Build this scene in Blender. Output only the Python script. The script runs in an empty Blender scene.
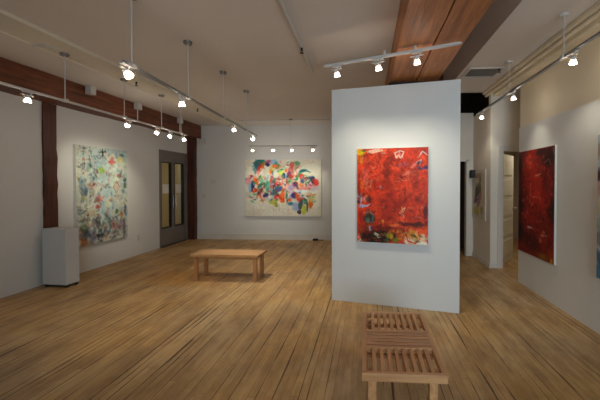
import bpy, bmesh, math, random
import numpy as np
from mathutils import Vector, Matrix

random.seed(7)
C = bpy.context.scene.collection

# ---------------------------------------------------------------- camera
sc = bpy.context.scene
cam_d = bpy.data.cameras.new('camera')
cam = bpy.data.objects.new('camera', cam_d)
C.objects.link(cam)
cam_d.sensor_fit = 'HORIZONTAL'
cam_d.sensor_width = 36.0
cam_d.lens = 36.0 * 320.0 / 600.0
cam_d.shift_x = -(348.0 - 300.0) / 600.0
cam_d.shift_y = (188.0 - 200.0) / 600.0
cam_d.clip_start = 0.05
cam.location = (0, 0, 1.5)
cam.rotation_euler = (math.pi / 2 - math.atan(5 / 320), 0, math.atan(19 / 320))
sc.camera = cam

# ---------------------------------------------------------------- world and daylight
w = bpy.data.worlds.new('world')
sc.world = w
w.use_nodes = True
w.node_tree.nodes['Background'].inputs[0].default_value = (0.55, 0.62, 0.7, 1)
w.node_tree.nodes['Background'].inputs[1].default_value = 0.15


def area(name, loc, rot, sx, sy, power, col, spread=math.pi):
    l = bpy.data.lights.new(name, 'AREA')
    l.shape = 'RECTANGLE'
    l.size, l.size_y, l.energy, l.color = sx, sy, power, col
    l.spread = spread
    o = bpy.data.objects.new(name, l)
    o.location, o.rotation_euler = loc, rot
    C.objects.link(o)
    return o


# dusk daylight through the shop window behind the camera
area('daylight', (1.0, -3.15, 1.6), (math.pi / 2, 0, 0), 2.4, 2.2, 60, (0.66, 0.84, 1.0), math.radians(110))
# corridor lamp behind the glass doors, hallway lamp, passage lamp
area('corridor_light', (-5.6, 7.6, 2.55), (0, 0, 0), 0.5, 1.2, 7, (1.0, 0.8, 0.45))
area('passage_light', (3.3, 6.5, 2.4), (0, 0, 0), 0.5, 0.5, 7, (1.0, 0.88, 0.68))

SPOT_W = 26.0
SPILL_W = 1.9
WARM = (1.0, 0.94, 0.77)

vs = sc.view_settings
vs.view_transform = 'Standard'
vs.look = 'None'
vs.exposure = 0.12
vs.gamma = 1.0
vs.use_curve_mapping = False

# ---------------------------------------------------------------- helpers


def tag(o, label=None, cat=None, group=None, kind=None):
    if label: o['label'] = label
    if cat: o['category'] = cat
    if group: o['group'] = group
    if kind: o['kind'] = kind
    return o


def empty(name, loc=(0, 0, 0), rz=0, parent=None):
    o = bpy.data.objects.new(name, None)
    o.empty_display_size = 0.1
    o.location = loc
    o.rotation_euler = (0, 0, rz)
    o.parent = parent
    C.objects.link(o)
    return o


class MB:
    def __init__(self):
        self.bm = bmesh.new()

    def box(self, x0, x1, y0, y1, z0, z1, bevel=0.0, rot=None):
        r = bmesh.ops.create_cube(self.bm, size=1.0)
        vv = r['verts']
        for v in vv:
            v.co = Vector(((x0 + x1) / 2 + v.co.x * (x1 - x0), (y0 + y1) / 2 + v.co.y * (y1 - y0), (z0 + z1) / 2 + v.co.z * (z1 - z0)))
        if rot is not None:
            c = Vector(((x0 + x1) / 2, (y0 + y1) / 2, (z0 + z1) / 2))
            for v in vv: v.co = c + rot @ (v.co - c)
        if bevel:
            es = list({e for v in vv for e in v.link_edges})
            bmesh.ops.bevel(self.bm, geom=es, offset=bevel, segments=2, affect='EDGES', profile=0.6)
        return self

    def tube(self, a, b, r0, r1=None, seg=16, cap=True):
        a, b = Vector(a), Vector(b)
        r1 = r0 if r1 is None else r1
        d = b - a
        m = Matrix.Translation((a + b) / 2) @ d.to_track_quat('Z', 'Y').to_matrix().to_4x4()
        bmesh.ops.create_cone(self.bm, cap_ends=cap, segments=seg, radius1=r0, radius2=r1, depth=d.length, matrix=m)
        return self

    def ball(self, c, r, sx=1, sy=1, sz=1):
        m = Matrix.Translation(c) @ Matrix.Diagonal((sx, sy, sz, 1))
        bmesh.ops.create_uvsphere(self.bm, u_segments=16, v_segments=10, radius=r, matrix=m)
        return self

    def lathe(self, prof, seg=24):
        rings = []
        for (r, z) in prof:
            rings.append([self.bm.verts.new((r * math.cos(2 * math.pi * k / seg), r * math.sin(2 * math.pi * k / seg), z)) for k in range(seg)])
        for i in range(len(rings) - 1):
            for k in range(seg):
                self.bm.faces.new((rings[i][k], rings[i][(k + 1) % seg], rings[i + 1][(k + 1) % seg], rings[i + 1][k]))
        return self

    def build(self, name, mat, parent=None, smooth=False):
        bmesh.ops.recalc_face_normals(self.bm, faces=self.bm.faces)
        me = bpy.data.meshes.new(name)
        self.bm.to_mesh(me)
        self.bm.free()
        me.materials.append(mat)
        if smooth:
            me.polygons.foreach_set('use_smooth', [True] * len(me.polygons))
            me.set_sharp_from_angle(angle=math.radians(40))
        o = bpy.data.objects.new(name, me)
        C.objects.link(o)
        o.parent = parent
        return o


def copy_tree(o, parent=None):
    c = o.copy()
    C.objects.link(c)
    c.parent = parent
    for ch in list(o.children):
        copy_tree(ch, c)
    return c


def lin(c):
    return tuple(((x / 255.0) / 12.92 if x / 255.0 <= 0.04045 else ((x / 255.0 + 0.055) / 1.055) ** 2.4) for x in c)


def mat(name, col, rough=0.6, metal=0.0, var=0.06, scale=4.0, bump=0.0, bscale=60.0, emit=None, spec=0.5):
    """plain painted / metal material with a soft procedural variation of tone"""
    m = bpy.data.materials.new(name)
    m.use_nodes = True
    nt = m.node_tree
    b = nt.nodes['Principled BSDF']
    b.inputs['Roughness'].default_value = rough
    b.inputs['Metallic'].default_value = metal
    b.inputs['Specular IOR Level'].default_value = spec
    tc = nt.nodes.new('ShaderNodeTexCoord')
    n = nt.nodes.new('ShaderNodeTexNoise')
    n.inputs['Scale'].default_value = scale
    n.inputs['Detail'].default_value = 4
    nt.links.new(tc.outputs['Object'], n.inputs['Vector'])
    r = nt.nodes.new('ShaderNodeValToRGB')
    c = lin(col)
    r.color_ramp.elements[0].position = 0.3
    r.color_ramp.elements[1].position = 0.7
    r.color_ramp.elements[0].color = tuple(x * (1 - var) for x in c) + (1,)
    r.color_ramp.elements[1].color = tuple(min(1, x * (1 + var)) for x in c) + (1,)
    nt.links.new(n.outputs['Fac'], r.inputs['Fac'])
    nt.links.new(r.outputs['Color'], b.inputs['Base Color'])
    if bump:
        n2 = nt.nodes.new('ShaderNodeTexNoise')
        n2.inputs['Scale'].default_value = bscale
        nt.links.new(tc.outputs['Object'], n2.inputs['Vector'])
        bp = nt.nodes.new('ShaderNodeBump')
        bp.inputs['Strength'].default_value = bump
        bp.inputs['Distance'].default_value = 0.01
        nt.links.new(n2.outputs['Fac'], bp.inputs['Height'])
        nt.links.new(bp.outputs['Normal'], b.inputs['Normal'])
    if emit:
        b.inputs['Emission Color'].default_value = emit[0] + (1,)
        b.inputs['Emission Strength'].default_value = emit[1]
    return m


def wood(name, dark, light, axis='Y', rough=0.5, stretch=12.0, scale=3.0, crack=0.0):
    """grained timber; the grain runs along the given axis"""
    m = bpy.data.materials.new(name)
    m.use_nodes = True
    nt = m.node_tree
    L = nt.links.new
    b = nt.nodes['Principled BSDF']
    b.inputs['Roughness'].default_value = rough
    tc = nt.nodes.new('ShaderNodeTexCoord')
    mp = nt.nodes.new('ShaderNodeMapping')
    s = [stretch, stretch, stretch]
    s['XYZ'.index(axis)] = 0.7
    mp.inputs['Scale'].default_value = s
    L(tc.outputs['Object'], mp.inputs['Vector'])
    n = nt.nodes.new('ShaderNodeTexNoise')
    n.inputs['Scale'].default_value = scale
    n.inputs['Detail'].default_value = 8
    n.inputs['Roughness'].default_value = 0.65
    n.inputs['Distortion'].default_value = 0.4
    L(mp.outputs['Vector'], n.inputs['Vector'])
    n2 = nt.nodes.new('ShaderNodeTexNoise')
    n2.inputs['Scale'].default_value = 1.7
    L(tc.outputs['Object'], n2.inputs['Vector'])
    mx = nt.nodes.new('ShaderNodeMath')
    mx.operation = 'MULTIPLY_ADD'
    mx.inputs[1].default_value = 0.35
    L(n2.outputs['Fac'], mx.inputs[0])
    L(n.outputs['Fac'], mx.inputs[2])
    r = nt.nodes.new('ShaderNodeValToRGB')
    r.color_ramp.elements[0].position = 0.45
    r.color_ramp.elements[1].position = 0.88
    r.color_ramp.elements[0].color = lin(dark) + (1,)
    r.color_ramp.elements[1].color = lin(light) + (1,)
    L(mx.outputs[0], r.inputs['Fac'])
    L(r.outputs['Color'], b.inputs['Base Color'])
    bp = nt.nodes.new('ShaderNodeBump')
    bp.inputs['Strength'].default_value = 0.25 + crack
    bp.inputs['Distance'].default_value = 0.01
    L(n.outputs['Fac'], bp.inputs['Height'])
    L(bp.outputs['Normal'], b.inputs['Normal'])
    return m


def floor_material():
    m = bpy.data.materials.new('strip_floor')
    m.use_nodes = True
    nt = m.node_tree
    L = nt.links.new
    N = nt.nodes.new
    b = nt.nodes['Principled BSDF']
    tc = N('ShaderNodeTexCoord')
    sp = N('ShaderNodeSeparateXYZ')
    L(tc.outputs['Object'], sp.inputs[0])

    def mth(op, a, bb=None, cc=None, clamp=False):
        n = N('ShaderNodeMath')
        n.operation = op
        n.use_clamp = clamp
        for i, v in enumerate((a, bb, cc)):
            if v is None: continue
            if isinstance(v, (int, float)): n.inputs[i].default_value = v
            else: L(v, n.inputs[i])
        return n.outputs[0]
    W = 0.060
    u = mth('DIVIDE', sp.outputs['X'], W)
    ui = mth('FLOOR', u)
    uf = mth('SUBTRACT', u, ui)
    wn = N('ShaderNodeTexWhiteNoise')
    wn.noise_dimensions = '1D'
    L(ui, wn.inputs['W'])
    # board ends, offset row by row
    ly = mth('ADD', mth('DIVIDE', sp.outputs['Y'], 2.3), mth('MULTIPLY', wn.outputs['Value'], 17.3))
    li = mth('FLOOR', ly)
    lf = mth('SUBTRACT', ly, li)
    cb = N('ShaderNodeCombineXYZ')
    L(ui, cb.inputs[0])
    L(li, cb.inputs[1])
    wn2 = N('ShaderNodeTexWhiteNoise')
    wn2.noise_dimensions = '3D'
    L(cb.outputs[0], wn2.inputs['Vector'])
    # grain
    mp = N('ShaderNodeMapping')
    mp.inputs['Scale'].default_value = (40, 1.6, 1)
    L(tc.outputs['Object'], mp.inputs['Vector'])
    g = N('ShaderNodeTexNoise')
    g.inputs['Scale'].default_value = 1.6
    g.inputs['Detail'].default_value = 6
    L(mp.outputs['Vector'], g.inputs['Vector'])
    # worn patches of varnish
    big = N('ShaderNodeTexNoise')
    big.inputs['Scale'].default_value = 0.75
    big.inputs['Detail'].default_value = 5
    big.inputs['Roughness'].default_value = 0.6
    L(tc.outputs['Object'], big.inputs['Vector'])
    v = mth('ADD', mth('MULTIPLY', wn2.outputs['Value'], 0.26), mth('MULTIPLY', g.outputs['Fac'], 0.70))
    v = mth('SUBTRACT', v, 0.08)
    r = N('ShaderNodeValToRGB')
    cr = r.color_ramp
    cr.elements[0].position = 0.05
    cr.elements[0].color = lin((170, 136, 96)) + (1,)
    cr.elements[1].position = 0.95
    cr.elements[1].color = lin((222, 198, 154)) + (1,)
    e = cr.elements.new(0.45)
    e.color = lin((200, 168, 122)) + (1,)
    L(v, r.inputs['Fac'])
    # patch of darker orange tone on the boards around the wooden bench
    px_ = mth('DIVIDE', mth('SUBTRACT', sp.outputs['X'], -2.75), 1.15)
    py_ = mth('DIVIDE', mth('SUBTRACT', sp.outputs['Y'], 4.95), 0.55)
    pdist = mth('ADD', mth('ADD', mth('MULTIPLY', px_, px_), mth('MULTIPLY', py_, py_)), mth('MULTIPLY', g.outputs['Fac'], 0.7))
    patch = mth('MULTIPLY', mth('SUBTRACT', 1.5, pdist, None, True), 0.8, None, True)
    r2 = N('ShaderNodeValToRGB')
    r2.color_ramp.elements[0].position = 0.42
    r2.color_ramp.elements[0].color = (1.0, 0.86, 0.62, 1)
    r2.color_ramp.elements[1].position = 0.62
    r2.color_ramp.elements[1].color = (0.92, 0.92, 0.96, 1)
    L(big.outputs['Fac'], r2.inputs['Fac'])
    mx = N('ShaderNodeMix')
    mx.data_type = 'RGBA'
    mx.blend_type = 'MULTIPLY'
    mx.inputs['Factor'].default_value = 1.0
    L(r.outputs['Color'], mx.inputs['A'])
    L(r2.outputs['Color'], mx.inputs['B'])
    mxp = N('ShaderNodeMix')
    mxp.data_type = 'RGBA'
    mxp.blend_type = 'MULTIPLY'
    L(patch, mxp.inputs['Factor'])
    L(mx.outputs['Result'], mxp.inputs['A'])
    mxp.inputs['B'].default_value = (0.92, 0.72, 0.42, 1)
    # grime and worn streaks along the boards
    mp3 = N('ShaderNodeMapping')
    mp3.inputs['Scale'].default_value = (3.2, 1.1, 1)
    L(tc.outputs['Object'], mp3.inputs['Vector'])
    dn = N('ShaderNodeTexNoise')
    dn.inputs['Scale'].default_value = 1.5
    dn.inputs['Detail'].default_value = 7
    dn.inputs['Roughness'].default_value = 0.7
    L(mp3.outputs['Vector'], dn.inputs['Vector'])
    dr = N('ShaderNodeValToRGB')
    dr.color_ramp.elements[0].position = 0.36
    dr.color_ramp.elements[0].color = (0.66, 0.60, 0.54, 1)
    dr.color_ramp.elements[1].position = 0.58
    dr.color_ramp.elements[1].color = (1, 1, 1, 1)
    L(dn.outputs['Fac'], dr.inputs['Fac'])
    mxd = N('ShaderNodeMix')
    mxd.data_type = 'RGBA'
    mxd.blend_type = 'MULTIPLY'
    mxd.inputs['Factor'].default_value = 1.0
    L(mxp.outputs['Result'], mxd.inputs['A'])
    L(dr.outputs['Color'], mxd.inputs['B'])
    # gaps between the strips: open in places, tight in others
    gn = N('ShaderNodeTexNoise')
    gn.inputs['Scale'].default_value = 1.1
    gn.inputs['Detail'].default_value = 3
    mp2 = N('ShaderNodeMapping')
    mp2.inputs['Scale'].default_value = (6, 1.2, 1)
    L(tc.outputs['Object'], mp2.inputs['Vector'])
    L(mp2.outputs['Vector'], gn.inputs['Vector'])
    gw = mth('MULTIPLY', mth('MAXIMUM', mth('SUBTRACT', gn.outputs['Fac'], 0.37), 0.0), 0.62)
    gw = mth('MULTIPLY', gw, mth('ADD', mth('MULTIPLY', mth('POWER', wn.outputs['Value'], 2.0), 2.2), 0.12))
    gap = mth('LESS_THAN', uf, gw)
    gend = mth('MULTIPLY', mth('LESS_THAN', lf, 0.002), 0.5)
    gg = mth('MAXIMUM', gap, gend)
    mx2 = N('ShaderNodeMix')
    mx2.data_type = 'RGBA'
    L(mth('MULTIPLY', gg, 0.88), mx2.inputs['Factor'])
    L(mxd.outputs['Result'], mx2.inputs['A'])
    mx2.inputs['B'].default_value = lin((62, 38, 22)) + (1,)
    L(mx2.outputs['Result'], b.inputs['Base Color'])
    L(mth('ADD', mth('MULTIPLY', big.outputs['Fac'], 0.25), 0.33), b.inputs['Roughness'])
    b.inputs['Specular IOR Level'].default_value = 0.35
    bp = N('ShaderNodeBump')
    bp.inputs['Strength'].default_value = 0.3
    bp.inputs['Distance'].default_value = 0.004
    L(mth('SUBTRACT', 1.0, gg), bp.inputs['Height'])
    L(bp.outputs['Normal'], b.inputs['Normal'])
    return m


M = dict(
    wall=mat('white_wall_paint', (216, 215, 210), 0.75, var=0.015, scale=1.5, bump=0.05, bscale=150),
    hallwall=mat('cream_wall_paint', (224, 214, 198), 0.75, var=0.015, scale=1.5),
    upper=mat('beige_wall_paint', (226, 212, 184), 0.75, var=0.02, scale=1.5),
    ceiling=mat('ceiling_paint', (220, 213, 205), 0.8, var=0.03, scale=1.0, bump=0.05, bscale=90),
    soffit=mat('soffit_paint', (224, 216, 198), 0.8, var=0.03, scale=1.0),
    gap=mat('void_shade', (104, 92, 80), 0.9, var=0.1),  # shade of the hall opening and recess put into the colour
    base=mat('baseboard_paint', (214, 208, 196), 0.5, var=0.02),
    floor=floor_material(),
    beam=wood('dark_timber', (58, 27, 13), (136, 74, 40), 'Y', 0.55, 9, 2.5, 0.3),
    beam2=wood('orange_timber', (140, 84, 42), (214, 142, 82), 'Y', 0.5, 9, 2.0, 0.2),
    post=wood('post_timber', (46, 20, 11), (100, 48, 27), 'Z', 0.55, 9, 2.5, 0.3),
    bench=wood('maple_bench', (168, 112, 68), (212, 160, 106), 'Y', 0.4, 10, 3.0),
    benchx=wood('maple_bench_cross', (168, 114, 72), (210, 160, 108), 'X', 0.4, 10, 3.0),
    oak=wood('oak_bench', (160, 116, 72), (200, 154, 106), 'X', 0.4, 9, 3.0),
    oakz=wood('oak_bench_leg', (146, 98, 60), (186, 134, 90), 'Z', 0.45, 9, 3.0),
    pedestal=mat('pedestal_paint', (208, 208, 206), 0.5, var=0.02),
    black=mat('black_plastic', (20, 20, 22), 0.5),
    steel=mat('dark_steel', (46, 42, 40), 0.5, 0.6, var=0.15),
    door=mat('grey_door_paint', (122, 114, 106), 0.45, 0.1, var=0.06),
    dooredge=mat('black_gasket', (26, 25, 26), 0.5),
    paper=mat('white_paper', (225, 222, 212), 0.8, var=0.02),
    chrome=mat('brushed_chrome', (190, 190, 190), 0.25, 1.0, var=0.05),
    whitemetal=mat('white_metal', (205, 202, 196), 0.35, 0.1, var=0.03),
    greymetal=mat('grey_track', (150, 150, 148), 0.4, 0.3, var=0.04),
    canopy=mat('canopy_metal', (132, 128, 122), 0.4, 0.5, var=0.05),
    whitedoor=mat('white_door_paint', (226, 222, 208), 0.45, var=0.015),
    canvas=mat('canvas_edge', (214, 212, 204), 0.8, var=0.04, scale=30),
    bulb=mat('lit_bulb', (255, 240, 220), 0.3, emit=((1.0, 0.78, 0.55), 14.0)),
    plate=mat('plate_plastic', (206, 200, 190), 0.4, var=0.02),
)
glass = bpy.data.materials.new('door_glass')
glass.use_nodes = True
gb = glass.node_tree.nodes['Principled BSDF']
gb.inputs['Base Color'].default_value = (0.85, 0.9, 0.85, 1)
gb.inputs['Roughness'].default_value = 0.05
gb.inputs['Transmission Weight'].default_value = 1.0
gb.inputs['IOR'].default_value = 1.1
M['glass'] = glass
rg = bpy.data.materials.new('reflector_glass')
rg.use_nodes = True
rb = rg.node_tree.nodes['Principled BSDF']
rb.inputs['Base Color'].default_value = (1, 0.96, 0.9, 1)
rb.inputs['Roughness'].default_value = 0.25
rb.inputs['Transmission Weight'].default_value = 0.75
rb.inputs['IOR'].default_value = 1.2
M['reflector'] = rg


def structure(name, mb, m, parent=None):
    o = mb.build(name, m, parent)
    if parent is None: o['kind'] = 'structure'
    return o


# ================================================================ room shell
XL, XR, YB, ZC, ZR = -4.75, 2.30, 8.33, 3.03, 3.15
YF = -3.3
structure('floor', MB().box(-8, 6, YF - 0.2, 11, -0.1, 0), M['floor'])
mb = MB().box(XL - 0.25, XL, YF, 7.06, 0, 3.6)
mb.box(XL - 0.25, XL, 8.19, YB + 0.2, 0, 3.6)
mb.box(XL - 0.25, XL, 7.06, 8.19, 2.27, 3.6)
structure('wall_left', mb, M['wall'])
structure('wall_back', MB().box(XL, 1.3, YB, YB + 0.2, 0, 3.6), M['wall'])
structure('baseboard_back', MB().box(XL + 0.26, 1.3, YB - 0.02, YB, 0, 0.15).box(XL + 0.26, 1.3, YB - 0.028, YB, 0.0, 0.03), M['base'])
# display wall on the right, 2.33 m high, and the higher wall it stands against
structure('wall_right', MB().box(XR, XR + 0.14, YF, 5.00, 0, 2.33), M['wall'])
structure('wall_right_upper', MB().box(XR + 0.04, XR + 0.14, YF, 5.06, 2.33, ZR + 0.1), M['upper'])
# front wall behind the camera with the shop window
mb = MB().box(XL, XR, YF - 0.2, YF, 0, 0.5).box(XL, XR, YF - 0.2, YF, 2.7, 3.6)
mb.box(XL, -0.4, YF - 0.2, YF, 0.5, 2.7)
structure('wall_front', mb, M['wall'])
# ceilings
structure('ceiling', MB().box(XL, 0.28, YF, YB, ZC, ZC + 0.1), M['ceiling'])
structure('ceiling_right', MB().box(1.40, XR + 0.14, YF, 6.0, ZR, ZR + 0.12), M['ceiling'])
structure('ceiling_recess', MB().box(0.18, 3.9, YF, 11, 3.62, 3.7), M['ceiling'])
structure('wall_recess', MB().box(1.40, 1.46, YF, 6.0, ZR + 0.12, 3.62).box(0.22, 0.28, YF, YB, ZC + 0.1, 3.62), M['ceiling'])
structure('trim_1', MB().box(-3.62, -3.22, YF, YB, 3.0, ZC).box(-3.23, -3.21, YF, YB, 2.994, ZC).box(-3.64, -3.61, YF, YB, 2.99, ZC), M['soffit'])
# boxed duct running along the top of the right wall
structure('trim_2', MB().box(2.08, XR + 0.04, YF, 5.95, 3.09, ZR, 0.02).box(2.20, XR + 0.04, YF, 5.95, 3.02, 3.10, 0.02), M['upper'])
# partition: free-standing panel wall
pa = Vector((-0.45, 4.06, 0)); pb = Vector((1.06, 3.72, 0))
pd = (pb - pa).normalized(); PLEN = (pb - pa).length
prz = math.atan2(pd.y, pd.x)
part = structure('wall_partition', MB().box(0, PLEN, 0, 0.14, 0, 2.68, 0.004), M['wall'])
part.location = pa
part.rotation_euler = (0, 0, prz)
# hallway beyond the partition
structure('wall_hall', MB().box(2.17, 2.27, 5.87, 6.8, 0, 2.85), M['hallwall'])
mb = MB().box(2.17, 2.38, 5.77, 5.87, 0, 3.62).box(2.38, 3.4, 5.77, 5.87, 2.06, 3.62).box(3.2, 3.4, 5.77, 5.87, 0, 2.06)
structure('wall_hall_front', mb, M['hallwall'])
structure('wall_passage', MB().box(3.9, 4.0, 5.0, 9, 0, 3.6).box(2.27, 3.9, 8.9, 9.0, 0, 3.6).box(2.44, 4.0, 4.9, 5.0, 0, 3.6), M['hallwall'])
structure('ceiling_passage', MB().box(2.27, 4.0, 5.87, 9.0, 2.5, 2.6), M['ceiling'])
mb = MB().box(2.03, 2.17, 6.7, 6.8, 0, 2.93).box(1.1, 2.03, 6.7, 6.8, 1.95, 2.93)
structure('wall_hall_end', mb, M['hallwall'])
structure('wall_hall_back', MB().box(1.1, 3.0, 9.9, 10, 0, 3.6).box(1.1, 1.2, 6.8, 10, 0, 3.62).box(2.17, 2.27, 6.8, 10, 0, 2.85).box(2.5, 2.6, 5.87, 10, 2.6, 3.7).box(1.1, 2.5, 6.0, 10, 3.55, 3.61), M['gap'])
structure('trim_3', MB().box(2.03, 2.065, 6.675, 6.7, 0, 1.97).box(1.15, 2.065, 6.675, 6.7, 1.94, 1.99), M['base'])
structure('baseboard_hall', MB().box(2.155, 2.17, 5.77, 6.7, 0, 0.09).box(2.155, 2.38, 5.755, 5.77, 0, 0.09), M['base'])
structure('trim_4', MB().box(2.29, 2.385, 5.745, 5.77, 0, 2.06, 0.004).box(3.2, 3.29, 5.745, 5.77, 0, 2.06, 0.004).box(2.29, 3.29, 5.745, 5.77, 2.06, 2.15, 0.004), M['base'])
# corridor behind the glass doors
mb = MB().box(-6.9, -6.8, 6.0, 9.4, 0, 2.8).box(-6.8, -5.0, 6.0, 6.1, 0, 2.8).box(-6.8, -5.0, 9.3, 9.4, 0, 2.8)
structure('wall_corridor', mb, M['upper'])
structure('ceiling_corridor', MB().box(-6.9, -4.99, 6.0, 9.4, 2.8, 2.9), M['ceiling'])

# ================================================================ glass double door (left wall)
d1 = empty('door_1', (XL, 7.06, 0)); d1['kind'] = 'structure'
W = 8.19 - 7.06
mb = MB().box(-0.12, 0.015, 0, 0.05, 0, 2.27).box(-0.12, 0.015, W - 0.05, W, 0, 2.27).box(-0.12, 0.015, 0.05, W - 0.05, 2.22, 2.27)
mb.box(-0.10, 0.0, 0.05, W - 0.05, 2.08, 2.22)
mb.build('door_frame', M['door'], d1)
for k in (0, 1):
    y0 = 0.05 + k * (W - 0.1) / 2
    y1 = y0 + (W - 0.1) / 2 - 0.004
    mb = MB().box(-0.08, -0.03, y0, y0 + 0.06, 0.01, 2.08).box(-0.08, -0.03, y1 - 0.06, y1, 0.01, 2.08)
    mb.box(-0.08, -0.03, y0 + 0.06, y1 - 0.06, 0.01, 0.44).box(-0.08, -0.03, y0 + 0.06, y1 - 0.06, 1.99, 2.08)
    leaf = mb.build('door_leaf', M['door'], d1)
    g = MB().box(-0.085, -0.022, y0 + 0.05, y0 + 0.07, 0.43, 2.0).box(-0.085, -0.022, y1 - 0.085, y1 - 0.055, 0.43, 2.0)
    g.box(-0.085, -0.022, y0 + 0.07, y1 - 0.07, 0.42, 0.45).box(-0.085, -0.022, y0 + 0.07, y1 - 0.07, 1.98, 2.0)
    g.build('gasket', M['dooredge'], leaf)
    MB().box(-0.058, -0.052, y0 + 0.06, y1 - 0.06, 0.44, 1.99).build('glass_pane', M['glass'], leaf)
    MB().box(-0.049, -0.046, y0 + 0.14, y1 - 0.14, 1.25, 1.47).build('paper_notice', M['paper'], leaf)
    hy = y1 - 0.045 if k == 0 else y0 + 0.045
    h = MB().tube((0.012, hy, 0.88), (0.012, hy, 1.18), 0.011)
    h.tube((-0.03, hy, 0.92), (0.012, hy, 0.92), 0.008).tube((-0.03, hy, 1.14), (0.012, hy, 1.14), 0.008)
    h.build('pull_handle', M['chrome'], leaf, True)
MB().box(-0.10, 0.02, 0.05, W - 0.05, 0, 0.012).build('threshold', M['steel'], d1)

# white panelled door standing open in the passage
d2 = empty('door_2', (2.40, 5.89, 0), math.radians(52)); d2['kind'] = 'structure'
mb = MB().box(0, 0.80, 0, 0.035, 0.01, 2.03)
leaf = mb.build('door_leaf', M['whitedoor'], d2)
mb = MB()
for k in range(5):
    z0 = 0.14 + k * 0.375
    mb.box(0.11, 0.69, -0.012, 0.0, z0, z0 + 0.30, 0.008)
mb.build('door_panels', M['whitedoor'], leaf)
MB().tube((0.74, 0, 1.0), (0.74, -0.05, 1.0), 0.012).ball((0.74, -0.065, 1.0), 0.03).build('door_knob', M['chrome'], leaf, True)

# ================================================================ timbers
def rough_box(mb, x0, x1, y0, y1, z0, z1, axis, n=24, amp=0.008, seed=1):
    rnd = random.Random(seed)
    bm = mb.bm
    ang = []
    rings = []
    for i in range(n + 1):
        t = i / n
        j = [rnd.uniform(-amp, amp) for _ in range(8)]
        if axis == 'Y':
            y = y0 + (y1 - y0) * t
            pts = [(x0 + j[0], y, z0 + j[1]), (x1 + j[2], y, z0 + j[3]), (x1 + j[4], y, z1), (x0 + j[6], y, z1)]
        else:
            z = z0 + (z1 - z0) * t
            pts = [(x0 + j[0], y0 + j[1], z), (x1 + j[2], y0 + j[3], z), (x1 + j[4], y1 + j[5], z), (x0 + j[6], y1 + j[7], z)]
        rings.append([bm.verts.new(p) for p in pts])
    for i in range(n):
        for k in range(4):
            bm.faces.new((rings[i][k], rings[i][(k + 1) % 4], rings[i + 1][(k + 1) % 4], rings[i + 1][k]))
    bm.faces.new(rings[0]); bm.faces.new(rings[-1])
    return mb


tag(rough_box(MB(), XL + 0.0, -4.43, YF, YB - 0.005, 2.69, ZC - 0.002, 'Y', 60, 0.006, 3).build('timber_beam', M['beam']),
    'long dark brown timber beam along the top of the left wall', 'beam')
tag(rough_box(MB(), 0.285, 0.592, YF, YB - 0.01, 2.745, 3.25, 'Y', 50, 0.004, 5).build('timber_beam', M['beam2']),
    'orange-brown timber beam over the partition, the left one of the pair', 'beam')
tag(rough_box(MB(), 0.606, 0.86, YF, YB - 0.01, 2.745, 3.25, 'Y', 50, 0.004, 6).build('timber_beam', M['beam2']),
    'orange-brown timber beam over the partition, right of its twin beside the dark gap', 'beam')
tag(rough_box(MB(), XL + 0.0, XL + 0.03, 4.42, 4.62, 0.0, 2.685, 'Z', 20, 0.006, 7).build('timber_column', M['post']),
    'dark red-brown timber post behind the white pedestal, set in the left wall', 'column')
tag(rough_box(MB(), XL + 0.005, XL + 0.20, 8.20, YB - 0.005, 0.0, 2.685, 'Z', 20, 0.006, 8).build('timber_column', M['post']),
    'dark timber post in the far corner beside the grey glass doors', 'column')

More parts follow.
